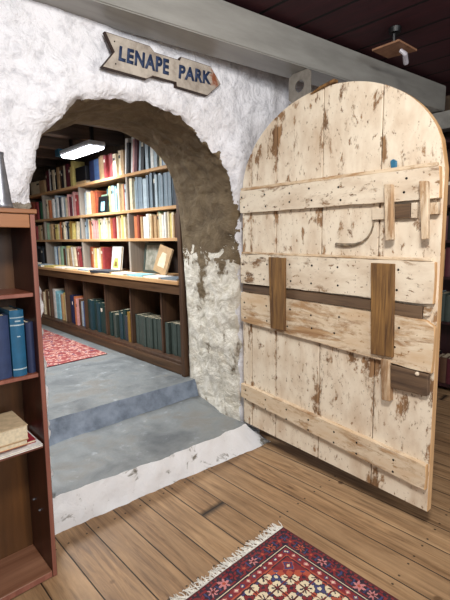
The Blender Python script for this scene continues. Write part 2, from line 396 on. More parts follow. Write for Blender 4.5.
bmb = prism3(lp(a0), lp(a1)); bev(bmb, .006, 2)
tag(link('steel_beam', bmb, M['beam']), 'long grey painted steel beam running under the ceiling above the arch', 'beam')
bmb = bmesh.new(); box(bmb, 4.08, 4.26, .2, 2.0, 2.40, 2.545); bev(bmb, .006, 2)
tag(link('steel_beam', bmb, M['beam']), 'short grey cross beam under the far end of the long beam, right of door top', 'beam')

# ------------------------------------------------------------------ alcove bookcase
bc = thing('bookcase', 'tall built-in wooden bookcase with counter seen through the stone arch', 'bookcase', (2.45, 4.8, .30))
def bpart(name, x0, x1, y0, y1, z0, z1, m, b=.003): 
    o = obox(name, x0, x1, y0, y1, z0, z1, m, None, b); o.parent = bc; o.location -= Vector((2.45, 4.8, .30)); return o
YN, YF = 2.765, 6.90
bpart('side_panel', 2.14, 2.62, YN, YN+.045, .30, 2.20, M['post'])
bpart('side_panel', 2.40, 2.62, YF, YF+.04, .30, 2.20, M['post'])
bpart('back_panel', 2.625, 2.645, YN, YF+.04, .30, 2.20, M['cback'], 0)
SHZ = [2.155, 1.785, 1.49]
for z in SHZ: bpart('shelf', 2.38, 2.62, YN+.047, YF-.002, z-.03, z, M['shelf'])
bpart('countertop', 2.13, 2.62, YN+.047, YF-.002, 1.095, 1.13, M['shelf'])
bpart('counter_rail', 2.145, 2.17, YN+.047, YF-.002, 1.01, 1.094, M['counter'])
bpart('cabinet_floor', 2.17, 2.62, YN+.047, YF-.002, .390, .420, M['div'])
bpart('plinth', 2.16, 2.19, YN+.047, YF-.002, .30, .389, M['counter'])
UD = [6.28, 5.09, 3.97]
for y in UD:
    for z0, z1 in ((1.131, 1.459), (1.491, 1.754), (1.786, 2.124)): bpart('upright', 2.385, 2.62, y-.015, y+.015, z0, z1, M['upright'])
LD = [6.36, 5.83, 5.30, 4.77, 4.25, 3.72, 3.18]
for y in LD: bpart('divider', 2.21, 2.62, y-.012, y+.012, .421, 1.009, M['div'])

# books --------------------------------------------------------------
CK = {'k': ('black', '#1b1b1e'), 'w': ('white', '#e4e2dc'), 'c': ('cream', '#ddceae'), 'r': ('red', '#94383a'), 'm': ('maroon', '#57202a'), 'p': ('pink', '#cf9690'),
      'o': ('orange', '#c07248'), 'y': ('yellow', '#d2bf74'), 'g': ('green', '#33694b'), 'G': ('dark green', '#1f3a36'), 'b': ('blue', '#46628f'), 'n': ('navy', '#20284a'),
      's': ('slate grey', '#75838d'), 'S': ('pale blue-grey', '#a6b4bb'), 't': ('tan', '#b3926a'), 'B': ('brown', '#5b3d2a'), 'a': ('aqua', '#8fc4cf'), 'T': ('teal', '#223f47'),
      'l': ('lime', '#b9c46a'), 'e': ('sage', '#8ba88a'), 'q': ('grey-green', '#3f4a44'), 'u': ('rust', '#8f4028'), 'v': ('ochre', '#8b6a2c'), 'x': ('charcoal', '#343a42')}
BM = {k: m_flat('cover_' + v[0].replace(' ', '_'), v[1], .55, 0, .12, 25) for k, v in CK.items()}
ORD = ['first', 'second', 'third', 'fourth', 'fifth', 'sixth', 'seventh', 'eighth', 'ninth', 'tenth', 'eleventh', 'twelfth', 'thirteenth', 'fourteenth', 'fifteenth', 'sixteenth', 'seventeenth', 'eighteenth', 'nineteenth', 'twentieth', 'twenty-first', 'twenty-second', 'twenty-third', 'twenty-fourth', 'twenty-fifth', 'twenty-sixth', 'twenty-seventh', 'twenty-eighth', 'twenty-ninth', 'thirtieth']
def book_bm(w, h, dd, band=False):
    """spine towards -y; boards, rounded spine and page block; slots 0 cover 1 pages 2 band"""
    bm = bmesh.new(); t = min(.004, w*.14)
    box(bm, 0, t, .004, dd, 0, h); box(bm, w-t, w, .004, dd, 0, h)
    n = 5; a = []; b = []
    for i in range(n+1):
        q = i/n; x = w*q; y = .004 - .006*math.sin(PI*q)
        a.append((x, y))
    v0 = [bm.verts.new((x, y, 0)) for x, y in a] ; v1 = [bm.verts.new((x, y, h)) for x, y in a]
    w0 = [bm.verts.new((x, .008, 0)) for x, y in a]; w1 = [bm.verts.new((x, .008, h)) for x, y in a]
    for i in range(n):
        bm.faces.new((v0[i], v0[i+1], v1[i+1], v1[i])); bm.faces.new((v1[i], v1[i+1], w1[i+1], w1[i])); bm.faces.new((v0[i], w0[i], w0[i+1], v0[i+1])); bm.faces.new((w0[i], w1[i], w1[i+1], w0[i+1]))
    box(bm, t+.0005, w-t-.0005, .0085, dd-.005, .004, h-.005, 1)
    if band:
        for z0, z1 in ((.70, .82),):
            vs = [bm.verts.new((x, y - .0006, z)) for z in (h*z0, h*z1) for x, y in a[1:-1]]
            m = len(a) - 2
            for i in range(m-1): bm.faces.new((vs[i], vs[i+1], vs[m+i+1], vs[m+i])).material_index = 2
    return bm
BANDM = m_flat('spine_label', '#e8e0cc', .6); BANDK = m_flat('dark_spine_label', '#25211f', .6)
def put_book(ck, x, y, z, w, h, dd, lean, label, group):
    band = random.random() < .16
    light = ck in 'wcySalpt'
    o = link('book', book_bm(w, h, dd, band), [BM[ck], M['page'], BANDK if light else BANDM])
    o.rotation_euler = (0, lean, -PI/2)
    o.location = (x, y, z + (w*math.sin(lean) if lean > 0 else 0) + .0005)
    tag(o, label, 'book', group)
    return o
def row(y0, y1, x, z, spec, hr, where, group, wr=(.03, .058), dr=(.14, .19), seed=1, same=None):
    """spec string: colours left to right; '/n' after a run leans them by n degrees; '_' leaves a gap"""
    rnd = random.Random(seed); items = []; lean = 0; i = 0
    while i < len(spec):
        ch = spec[i]
        if ch in '<>|': lean = {'<': -7, '>': 7, '|': 0}[ch]
        elif ch == '_': items.append(None)
        else: items.append((ch, lean, rnd.uniform(*wr), rnd.uniform(*hr), rnd.uniform(*dr)))
        i += 1
    tot = sum((.05 if it is None else it[2]/math.cos(math.radians(it[1]))+.002) for it in items)
    lo = .006; lean_room = 0; pv = 0
    for it in items:
        if it: lean_room += .28*max(0, math.sin(math.radians(pv)))*(it[1] != pv) + .30*max(0, math.sin(math.radians(-it[1])))*(it[1] != pv); pv = it[1]
    lean_room += .3*max(0, math.sin(math.radians(pv))); k = (y0 - y1 - 2*lo - lean_room*1.1) / tot; y = y0 - lo; n = 0; prev = 0
    for it in items:
        if it is None: y -= .05*k; prev = 0; continue
        ck, ln, w, h, dd = it; w = w*k - .002; ln = math.radians(ln)
        if ln != prev: y -= max(h*math.sin(max(prev, 0)), 0) + max(h*math.sin(max(-ln, 0)), 0)
        prev = ln; nm = CK[ck][0]; size = 'thick ' if w > .06 else ('slim ' if w < .033 else '')
        tall = h > hr[0] + .7*(hr[1]-hr[0])
        desc = size or ('tall ' if tall else '')
        if same: lab = same
        else: lab = f'{desc}{nm} book, {ORD[min(n, 29)]} from the left, {where}'
        jit = rnd.uniform(0, .038)
        put_book(ck, x + jit, y, z, w, h, dd, ln, lab, group); n += 1
        y -= (w / math.cos(ln)) + .002*k
G1 = 'books standing in the alcove bookcase'
X = 2.40
# top row (standing on the topmost board)
row(6.80, 6.20, X, 2.155, 'cct', (.17, .19), 'far left of the topmost shelf', 'books along the topmost shelf', (.09, .12), seed=2)
row(6.20, 5.22, X, 2.155, 'mmwkcktBkcmmyy', (.24, .31), 'topmost shelf left half', 'books along the topmost shelf', (.05, .08), seed=3)
row(4.88, 4.62, X, 2.155, 'nb', (.25, .27), 'topmost shelf beside the black box', 'books along the topmost shelf', (.06, .11), seed=4)
row(4.62, 4.06, X, 2.155, 'ttrrrcct', (.24, .27), 'middle of the topmost shelf', 'books along the topmost shelf', (.05, .08), seed=5)
row(4.06, 3.15, X, 2.155, '>wkwpmSk|STwScbSxb', (.31, .37), 'topmost shelf right end', 'books along the topmost shelf', (.04, .06), seed=6)
# second row
row(6.88, 6.30, X, 1.785, 'uurrGgg', (.24, .28), 'leftmost bay of the second shelf', G1, (.06, .09), seed=8)
row(6.26, 5.11, X, 1.785, 'ccowuwScwbxwScppmwpprp', (.25, .31), 'left bay of the second shelf', G1, seed=9)
row(5.07, 4.66, X, 1.785, 'Sweccoou', (.25, .30), 'middle bay of the second shelf', G1, seed=10)
row(4.42, 3.99, X, 1.785, 'yaSaGctuSe', (.27, .30), 'right part of middle bay, second shelf', G1, seed=11)
row(3.95, 2.95, X, 1.785, 'cSsssSsssxSSssssxSeS', (.29, .335), 'right bay of the second shelf', G1, seed=12)
# third row
row(6.88, 6.30, X, 1.49, 'BxrctcBt', (.19, .24), 'leftmost bay of the third shelf', G1, (.05, .08), seed=13)
row(6.26, 5.11, X, 1.49, 'ecBtBwyycooBcwwxyv>yyccs', (.20, .245), 'left bay of the third shelf', G1, seed=14)
row(5.07, 3.99, X, 1.49, 'Sscoocpppclcwwyccoourcctcyct', (.21, .255), 'middle bay of the third shelf', G1, seed=15)
row(3.95, 2.84, X, 1.49, '_ooutcwwctttecwwcyctBuBkbxct', (.20, .26), 'right bay of the third shelf', G1, seed=16)
# row standing on the counter
row(6.88, 6.30, X, 1.13, 'kxkkxkk', (.22, .27), 'leftmost bay above the counter', G1, (.05, .08), seed=17)
row(6.05, 5.12, X, 1.13, 'SbcweBSyct<wcrprk', (.22, .28), 'left bay above the counter', G1, seed=18)
row(5.0, 4.56, X, 1.13, 'uoctywcoor', (.24, .27), 'middle bay above the counter', G1, seed=19)
# lower cabinets
XL = 2.22
row(6.87, 6.38, XL, .421, 'tcBtctcB', (.30, .36), 'far left cabinet bay below the counter', G1, (.04, .08), seed=21)
row(6.34, 5.85, XL, .421, 'tuctBcy', (.30, .36), 'second cabinet bay below the counter', G1, (.05, .08), seed=22)
row(5.81, 5.32, XL, .421, 'waaStyc', (.34, .40), 'third cabinet bay below the counter', G1, (.05, .09), seed=23)
row(5.28, 4.79, XL, .421, 'nnnoopBSbT', (.30, .37), 'fourth cabinet bay below the counter', G1, (.05, .07), seed=24)
row(4.75, 4.27, XL, .421, 'GTGGTGG', (.30, .36), 'fifth cabinet bay below the counter', G1, (.05, .08), seed=25)
row(4.23, 3.74, XL, .421, 'GqqGTGxv', (.25, .33), 'sixth cabinet bay below the counter', G1, (.05, .08), seed=26)
row(3.70, 3.20, XL, .421, 'qqqqqqqqq', (.295, .305), '', 'matching bound volumes in the lower right cabinets', (.05, .056), (.17, .18), seed=27, same='grey-green bound volume in the matching set filling the lower right cabinets')
row(3.16, 2.82, XL, .421, 'qqqqqq', (.295, .305), '', 'matching bound volumes in the lower right cabinets', (.05, .056), (.17, .18), seed=28, same='grey-green bound volume in the matching set filling the lower right cabinets')

# display items on the shelves
def slabbook(name, label, cat, loc, rot, w, h, t, cm, extra=None, group=None):
    """book standing face out / lying: width x, height z, thickness y (front at y=0)"""
    loc = (loc[0] + .012, loc[1], loc[2] + t*math.sin(abs(rot[0])) + w/2*abs(math.sin(rot[1])) + .001)
    r = thing(name, label, cat, loc, rot, group)
    bm = bmesh.new(); box(bm, -w/2, w/2, 0, .002, 0, h); box(bm, -w/2, w/2, t-.002, t, 0, h); box(bm, -w/2, -w/2+.003, .002, t-.002, 0, h); link('cover', bm, cm, r)
    bm = bmesh.new(); box(bm, -w/2+.0035, w/2-.005, .0022, t-.0022, .004, h-.004); link('page_block', bm, M['page'], r)
    return r
def picture(r, w, z0, z1, m, name='cover_picture'):
    bm = prism([(-w/2, z0), (w/2, z0), (w/2*.9, (z0+z1)/2), (w/2*.7, z1), (-w/2*.5, z1), (-w/2*.95, (z0*.5+z1*.5))], -.0012, -.0002); link(name, bm, m, r)
b = slabbook('book', 'white book with a green and yellow cover picture standing on the counter', 'book', (2.365, 4.28, 1.131), (math.radians(-8), 0, -PI/2), .20, .27, .025, BM['w'])
picture(b, .12, .03, .14, BM['l']); 
bm = prism([(-.03, .05), (.03, .05), (.02, .10), (-.02, .10)], -.0022, -.0013); link('cover_figure', bm, BM['v'], b)
slabbook('book', 'orange book lying face out behind the white picture book on the counter', 'book', (2.47, 4.50, 1.131), (math.radians(-6), 0, -PI/2), .11, .17, .02, BM['o'])
fr = thing('framed_picture', 'grey framed picture leaning at the back of the counter, right bay', 'picture', (2.46, 3.68, 1.135), (math.radians(-8), 0, -PI/2))
bm = bmesh.new(); 
for q in ((-.165, -.14, 0, .31), (.14, .165, 0, .31), (-.14, .14, 0, .025), (-.14, .14, .285, .31)): box(bm, q[0], q[1], 0, .018, q[2], q[3])
link('frame', bm, BM['q'], fr)
def mk_art():
    t = NT('faded_print'); a = t.noise(t.co, 14, 5); return t.done(t.mix(t.ramp(a, .4, .6), '#77776a', '#a09c90'), .4)
bm = bmesh.new(); box(bm, -.139, .139, .006, .012, .026, .284); link('print', bm, mk_art(), fr)
b = slabbook('book', 'tan illustrated book leaning against the right end of the counter display', 'book', (2.30, 3.34, 1.131), (math.radians(-12), math.radians(14), -PI/2), .20, .26, .02, BM['t'])
picture(b, .11, .06, .2, BM['c'])
slabbook('book', 'small rust-red book at far right end of the counter', 'book', (2.34, 3.02, 1.131), (math.radians(-6), math.radians(8), -PI/2), .10, .19, .02, BM['u'])
# second shelf display: big blue and white picture books and a black frame
b = slabbook('book', 'large aqua picture book face out in the middle of the second shelf', 'book', (2.47, 4.53, 1.786), (math.radians(-6), math.radians(4), -PI/2), .20, .27, .015, BM['a'])
picture(b, .16, .14, .25, BM['w'])
b = slabbook('book', 'green picture book face out behind the black frame', 'book', (2.44, 4.61, 1.786), (math.radians(-5), 0, -PI/2), .14, .215, .014, BM['e'])
fr = thing('photo_frame', 'small black photo frame with pale blue card on the second shelf', 'picture frame', (2.395, 4.54, 1.789), (math.radians(-6), 0, -PI/2))
bm = bmesh.new()
for q in ((-.1, -.05, 0, .185), (.05, .1, 0, .185), (-.05, .05, .13, .185), (-.05, .05, 0, .02)): box(bm, q[0], q[1], 0, .015, q[2], q[3])
link('frame', bm, M['black'], fr); bm = bmesh.new(); box(bm, -.05, .05, .005, .009, .02, .13); link('card', bm, BM['a'], fr)
# black box and a lying book on the top shelf
bx = obox('storage_box', 2.40, 2.58, 4.90, 5.18, 2.194, 2.36, M['black']); tag(bx, 'black box lying on tan books on the topmost shelf', 'box')
def flatbook(cx, cy, z, w, dd, t, cm, label, group='books and papers lying on the counter', rz=0, cat='book', name='book'):
    bm = bmesh.new(); box(bm, -w/2, w/2, -dd/2, dd/2, 0, .003); box(bm, -w/2, w/2, -dd/2, dd/2, t-.003, t); box(bm, -w/2, -w/2+.004, -dd/2, dd/2, .003, t-.003)
    box(bm, -w/2+.0045, w/2-.004, -dd/2+.004, dd/2-.004, .0032, t-.0032, 1)
    o = link(name, bm, [cm, M['page']], None, (cx, cy, z), (0, 0, rz)); tag(o, label, cat, group); return o
flatbook(2.49, 5.04, 2.1555, .18, .26, .037, BM['t'], 'tan book lying flat beneath the black box on the topmost shelf', None)
for i, (cy, w, dd, t, c, lab, rz) in enumerate([
    (6.55, .2, .42, .03, 'w', 'white book lying at the far left end of the counter', .05), (6.0, .21, .34, .022, 'S', 'pale blue-grey book lying on the counter, second from the left', -.1),
    (5.62, .2, .26, .02, 'y', 'yellow book lying on the counter front edge', .1), (5.3, .19, .22, .012, 'w', 'thin white leaflet lying beside the yellow book', 0),
    (4.95, .2, .26, .015, 'c', 'cream booklet lying on the counter left of middle bay', .15), (4.62, .2, .26, .02, 'S', 'pale blue-grey book lying below the orange books', 0),
    (4.2, .24, .36, .022, 'x', 'charcoal book lying in front of the white picture book', .12), (3.84, .2, .28, .012, 'w', 'white leaflet lying right of the charcoal book', -.1),
    (3.52, .2, .24, .016, 'a', 'aqua booklet lying in front of the framed picture', .1), (3.24, .2, .24, .012, 'w', 'white booklet lying below the tan leaning book', 0), (2.97, .2, .22, .014, 's', 'slate grey booklet at the right end of the counter', .06)]):
    flatbook(2.235, cy, 1.1305, w*.85, dd, t, BM[c], lab, rz=rz)

# fluorescent light in the alcove, and an added unseen copy
def tube_light(loc, label, ln=.80):
    r = thing('ceiling_light', label, 'light', loc, (0, 0, 0), 'strip lights in the alcove')
    bm = bmesh.new(); box(bm, -.095, .095, -ln/2, ln/2, .03, .08); bev(bm, .01, 2); link('housing', bm, M['enamel'], r)
    bm = prism([(-.088, .029), (.088, .029), (.07, 0), (-.07, 0)], -ln/2+.01, ln/2-.01, .006); link('diffuser', bm, M['tube'], r)
    for y in (-ln*.35, ln*.35):
        bm = bmesh.new(); box(bm, -.015, .015, y-.015, y+.015, .08, 2.739-loc[2]); link('bracket', bm, M['black'], r)
    return r
tube_light((2.16, 4.47, 2.40), 'lit white strip light hanging in front of the topmost shelf', .72)
tube_light((1.2, 3.75, 2.43), 'added strip light nearer the arch, unseen behind the wall, brightening the alcove', .8)  # invented second fitting that houses the added fill
jb = obox('blue_box', 2.2, 2.3, 5.155, 5.265, 2.47, 2.55, M['blue']); tag(jb, 'small blue box on the ceiling just above the strip light', 'box')  # small blue shape of unclear kind, built as a box
jb.location.z = 2.489

# ------------------------------------------------------------------ rugs
def pal(s): return col(s)[:3]
NAV, RED, PNK, CRM, ORG, BLU, DRD = map(pal, ('#17152a', '#761924', '#c07a7a', '#d9c9a8', '#a84a35', '#2c3866', '#4a121c'))
def flower(a, b, cell, r):
    ca, cb = (a/cell) % 1 - .5, (b/cell) % 1 - .5; ang = math.atan2(ca, cb); rr = math.hypot(ca, cb)
    return rr < r*(.68+.32*math.cos(6*ang)), rr
def rugcol(a, b):
    """a: distance from the fringed end, b: distance from the long side"""
    wx = noise.noise(Vector((a*38, b*38, 1))); wy = noise.noise(Vector((a*38, b*38, 9))); a0, b0 = a, b
    a += .005*wx; b += .005*wy
    d = min(a0 + .0015*wx, b0 + .0015*wy); along = b if a0 < b0 else a
    if d < .010: return DRD
    if d < .018: return RED if (int(along/.012) % 2) else NAV
    if d < .092:
        q = (along/.062) % 1 - .5; v = (d-.055)/.062; k = int(along/.062)
        rr = math.hypot(q, v); ang = math.atan2(v, q)
        if rr < .12: return ORG if k % 2 else DRD
        if rr < (.34 if k % 2 else .26) + .14*math.cos((5 + k % 3)*ang): return (PNK, RED, ORG, PNK)[k % 4] if k % 3 else RED
        if abs(abs(v) - .42) < .07 and abs(q) > .2: return RED
        if abs(q) > .44 and abs(v) < .3: return BLU
        return NAV
    if d < .097: return CRM
    if d < .102: return NAV
    if d < .134:
        q = (along/.036) % 1 - .5; v = (d-.118)/.036; rr = abs(q)+abs(v)
        if rr < .16: return CRM
        if rr < .34: return BLU if int(along/.036) % 2 else PNK
        return RED
    if d < .140: return ORG
    if d < .145: return NAV
    A, B = a-.145, b-.145; s = math.floor(A/.028)*.028 + math.floor(B/.028)*.028
    if s < .085:
        q, w = (A/.075) % 1 - .5, (B/.075) % 1 - .5; rr = abs(q)+abs(w)
        if rr < .14: return CRM
        if rr < .26: return RED
        if rr < .40: return BLU
        if rr < .47: return ORG
        return RED
    if s < .112: return NAV
    if s < .14: return ORG
    q, w = (A/.085) % 1 - .5, (B/.085) % 1 - .5; rr = math.hypot(q, w); k = int(A/.085)*3 + int(B/.085)*5 + int(13*abs(noise.noise(Vector((int(A/.085)*1.7+.3, int(B/.085)*2.3+.6, 4))))); ang = math.atan2(q, w)
    if rr < .10: return CRM if k % 2 else NAV
    if rr < .24+.08*math.cos(4*ang): return (RED, BLU, ORG, PNK)[k % 4]
    if rr < .30+.08*math.cos(4*ang): return NAV
    if abs(q) > .46 or abs(w) > .46: return RED if (k % 2) else DRD
    if abs(abs(q)-abs(w)) < .05 and rr > .40: return NAV
    if abs(q) > .36 and abs(w) < .12: return BLU
    if abs(w) > .36 and abs(q) < .12: return ORG
    return CRM
def mk_rugmat(name):
    t = NT(name); at_ = t.n.new('ShaderNodeVertexColor'); at_.layer_name = 'pattern'
    n = t.noise(t.co, 260, 2); n2 = t.noise(t.co, 40, 3)
    c = t.mix(t.math('MULTIPLY', n2, .22), at_.outputs[0], '#9a8074'); t.bump(n, .6, .003); return t.done(c, .95, spec=.1)
def rug_mesh(nx, ny, lx, ly, fn):
    """x from -lx to 0, y from -ly to 0, corner at origin"""
    me = bpy.data.meshes.new('pile'); vs = []; fs = []
    for j in range(ny+1):
        for i in range(nx+1):
            x, y = -lx*i/nx, -ly*j/ny; vs.append((x, y, .008 + .0015*fbm((x, y, 0), 4, 2)))
    for j in range(ny):
        for i in range(nx): a = j*(nx+1)+i; fs.append((a, a+nx+1, a+nx+2, a+1))
    n0 = len(vs); me.from_pydata(vs, [], fs)
    at_ = me.color_attributes.new('pattern', 'FLOAT_COLOR', 'CORNER')
    dat = []
    for f in range(len(fs)):
        i, j = f % nx, f // nx; c = fn(ly*(j+.5)/ny, lx*(i+.5)/nx); dat += [c[0], c[1], c[2], 1.]*4
    at_.data.foreach_set('color', dat); return me
rug = thing('rug', 'red, navy and cream patterned rug with white fringe on floorboards before the step', 'rug', (1.56, 1.235, 0), (0, 0, math.radians(-1)))
me = rug_mesh(300, 300, 1.15, 1.15, rugcol); me.materials.append(mk_rugmat('persian_pile'))
o = bpy.data.objects.new('pile', me); C.objects.link(o); o.parent = rug
bm = bmesh.new(); box(bm, -1.15, 0, -1.15, 0, .0005, .006); link('backing', bm, m_flat('rug_backing', '#5a1a22', .9), rug)
def fringe(n, lx, ln, seed, parent, m):
    bm = bmesh.new(); rnd = random.Random(seed)
    for i in range(n):
        x = -lx*(i+.5)/n; y = -.004; z = .008; w = lx/n*.62; ang = rnd.uniform(-.5, .5); pr = None; L = ln*rnd.uniform(.75, 1.15)
        for s in range(5):
            vs = [bm.verts.new((x-w, y, z)), bm.verts.new((x, y, z+.004)), bm.verts.new((x+w, y, z))]
            if pr:
                bm.faces.new((pr[0], pr[1], vs[1], vs[0])); bm.faces.new((pr[1], pr[2], vs[2], vs[1])); bm.faces.new((pr[0], vs[0], vs[2], pr[2]))
            pr = vs; ang += rnd.uniform(-.45, .45); x += math.sin(ang)*L/4; y += math.cos(ang)*L/4; z = max(.002, z - .0018) + rnd.uniform(0, .001); w *= .86
    link('fringe', bm, m, parent)
FR = m_flat('cotton_fringe', '#e9e4da', .9, 0, .12, 60)
fringe(230, 1.15, .055, 5, rug, FR)
def rug2(a, b):
    d = min(a, b)
    if d < .03: return pal('#8f4b4c')
    if d < .14: return pal('#b97f74') if noise.noise(Vector((a*30, b*30, 7))) > .05 else pal('#8a3a40')
    if d < .17: return pal('#d2ab98')
    v = 3.2*noise.noise(Vector((a*16, b*16, 0))) + 2*noise.noise(Vector((a*40, b*40, 3)))
    return pal('#7d3036') if v > .5 else (pal('#94554f') if v > -.4 else (pal('#b98d80') if v > -1.3 else pal('#5c3450')))
r2 = thing('rug', 'faded red patterned rug on the grey alcove floor in front of the bookcase', 'rug', (2.04, 3.94, .298), (0, 0, PI/2*3 + 0))
me = rug_mesh(120, 90, 1.9, 1.3, rug2)
me.materials.append(mk_rugmat('faded_pile')); o = bpy.data.objects.new('pile', me); C.objects.link(o); o.parent = r2
r2.rotation_euler = (0, 0, PI/2); r2.scale = (1, 1, 1)
# after the quarter turn the rug would run towards -y/+x, so mirror the mesh to run towards +y and -x
me.transform(Matrix.Rotation(-PI/2, 4, 'Z') @ Matrix.Rotation(PI, 4, 'Z') @ Matrix.Scale(1, 4)); 
for v in me.vertices: v.co.x, v.co.y = v.co.x, v.co.y
xs = [v.co.x for v in me.vertices]; ys = [v.co.y for v in me.vertices]
r2.rotation_euler = (0, 0, 0); me.transform(Matrix.Translation((-max(xs), -min(ys), 0)))
bm = bmesh.new(); box(bm, min(xs)-max(xs)+.002, -.002, .002, max(ys)-min(ys)-.002, .0005, .006); link('backing', bm, m_flat('faded_rug_backing', '#6a3036', .9), r2)

# ------------------------------------------------------------------ old bookcase at the left
TILT = math.radians(1.2)
cs = thing('bookcase', 'reddish mahogany open bookcase standing before the wall at the left edge', 'bookcase', (.602, 1.76, 0))
cs.rotation_euler = (0, TILT, 0)
def cpart(name, x0, x1, y0, y1, z0, z1, m, b=.002): 
    bm = bmesh.new(); box(bm, x0, x1, y0, y1, z0, z1)
    if b: bev(bm, b)
    o = link(name, bm, [m[0] if isinstance(m, list) else m, M['caseE']], cs)
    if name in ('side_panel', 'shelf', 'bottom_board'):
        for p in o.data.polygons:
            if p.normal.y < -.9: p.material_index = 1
    return o
CW, CDp, CH = -.86, .25, 1.60
cpart('side_panel', -.021, 0, 0, CDp, 0, CH, [M['case']]); cpart('side_panel', CW, CW+.021, 0, CDp, 0, CH, M['case'])
cpart('back_panel', CW+.0215, -.0215, CDp-.012, CDp-.001, .0, CH-.001, M['caseB'], 0)
cpart('top_board', CW-.012, .006, -.008, CDp, CH+.0005, CH+.018, M['caseT'])
cpart('top_rail', CW+.0215, -.0215, .001, .018, CH-.055, CH-.0005, M['caseT'])
cpart('bottom_board', CW+.0215, -.0215, .0, CDp-.0125, .003, .032, M['caseS'])
CZ = [1.285, .945, .630]
for z in CZ: cpart('shelf', CW+.0215, -.0215, .012, CDp-.0125, z-.018, z, M['caseH'])
for z in (.28, .30):
    bm = tube([(-.022, .10 if z < .29 else .17, z), (-.030, .10 if z < .29 else .17, z)], .005, 8); link('shelf_peg', bm, M['tin'], cs)
def case_book(px0, px1, z, h, m, label, lm=None, dy=.03, dd=.17, band=False):
    """stands on a shelf of the old bookcase; edges taken at the spine plane"""
    yy = 1.76 + dy; x0 = at(px0, 340, 1, yy).x; x1 = at(px1, 340, 1, yy).x; w = x1 - x0
    off = math.sin(TILT) * z
    r = thing('book', label, 'book', (x0, yy, z + .0008 - math.sin(TILT)*(x0-.602)), (0, TILT, 0))
    t = .004; bm = bmesh.new(); box(bm, 0, t, .004, dd, 0, h); box(bm, w-t, w, .004, dd, 0, h)
    n = 8; prev = None; a = [(w*i/n, .004 - .010*math.sin(PI*i/n)) for i in range(n+1)]
    v = [[bm.verts.new((x, y, zz)) for x, y in a] for zz in (0, h)] + [[bm.verts.new((x, .009, zz)) for x, y in a] for zz in (0, h)]
    for i in range(n):
        bm.faces.new((v[0][i], v[0][i+1], v[1][i+1], v[1][i])); bm.faces.new((v[1][i], v[1][i+1], v[3][i+1], v[3][i])); bm.faces.new((v[2][i], v[0][i], v[0][i+1], v[2][i+1])) if False else None
    link('cover', bm, m, r); bm = bmesh.new(); box(bm, t+.0004, w-t-.0004, .0095, dd-.005, .004, h-.006); link('page_block', bm, M['page'], r)
    if band:
        for z0, z1, nm in ((.77, .79, 'gilt_line'), (.885, .90, 'gilt_line'), (.10, .12, 'gilt_line')):
            bm = bmesh.new(); vs = [[bm.verts.new((x, y-.0006, h*q)) for x, y in a] for q in (z0, z1)]
            for i in range(n): bm.faces.new((vs[0][i], vs[0][i+1], vs[1][i+1], vs[1][i]))
            link(nm, bm, lm, r)
        bm = bmesh.new(); box(bm, w*.3, w*.7, -.0068, -.0055, h*.83, h*.85); link('title', bm, lm, r)
        bm = bmesh.new(); box(bm, w*.38, w*.62, -.0068, -.0055, h*.60, h*.615); link('title', bm, lm, r)
    return r
GL = m_flat('silver_lettering', '#a9b9bf', .4)
GB = 'large bound books on the old bookcase'
c1 = m_flat('blue_buckram', '#2a3a5e', .6); c2 = m_flat('teal_buckram', '#1d5a7c', .55); c3 = m_flat('navy_buckram', '#26304f', .6)
case_book(-9, 9, .945, .255, c1, 'dark blue bound book at left of the teal book, old bookcase', GL, .028)
case_book(10.5, 24.5, .945, .272, c2, 'teal bound book with silver lettering on the old bookcase', GL, .022, band=True)
case_book(26.0, 33.6, .945, .215, c3, 'short navy book right of the teal book', GL, .035)
case_book(-30, -11, .945, .26, c3, 'navy bound book at the left edge of the picture', GL, .03)
case_book(-30, -14, 1.285, .22, c3, 'navy book on the upper shelf of the old bookcase, left edge', GL, .04)
case_book(-12, 2, 1.285, .23, c1, 'dark blue book on the upper shelf, cut by the picture edge', GL, .06)
def lying(x1, y0, z, w, dd, t, cm, label, rz=0, name='book', page=True):
    r = thing(name, label, 'book', (x1, y0, z), (0, TILT, rz), 'books stacked flat on the old bookcase')
    bm = bmesh.new(); box(bm, -w, 0, 0, dd, 0, .003); box(bm, -w, 0, 0, dd, t-.003, t); bev(bm, .0008); link('cover', bm, cm, r)
    if page: bm = bmesh.new(); box(bm, -w+.006, -.003, .003, dd-.004, .0032, t-.0032); link('page_block', bm, M['page'], r)
    return r
S0 = .6315
lying(.585, 1.750, S0+.0005, .36, .215, .010, m_flat('white_booklet', '#e6e2de', .6), 'white booklet at the bottom of the flat stack, jutting over the shelf')
lying(.570, 1.785, S0+.011, .30, .19, .014, m_flat('red_booklet', '#9c2c38', .5), 'red booklet just above the white booklet in the flat stack')
lying(.530, 1.76, S0+.0265, .30, .20, .022, m_flat('tan_cover', '#c69a6e', .6), 'tan book in the flat stack beneath the thick cream book')
lying(.534, 1.757, S0+.050, .30, .20, .062, m_flat('cream_cover', '#cdb592', .65), 'thick cream book on top of the flat stack')
vz = 1.622
v = thing('vase', 'grey pewter pitcher on top of the old bookcase, cut by the picture edge', 'vase', (.555, 1.90, vz+.001), (0, TILT, 0))
link('body', lathe([(.040, 0), (.046, .004), (.046, .02), (.040, .03), (.036, .07), (.027, .15), (.021, .21), (.024, .225)]), M['tin'], v, smooth=True)
bm = tube([(-.02, 0, .20), (-.07, 0, .19), (-.075, 0, .12), (-.035, 0, .06)], .005, 8); link('handle', bm, M['tin'], v)

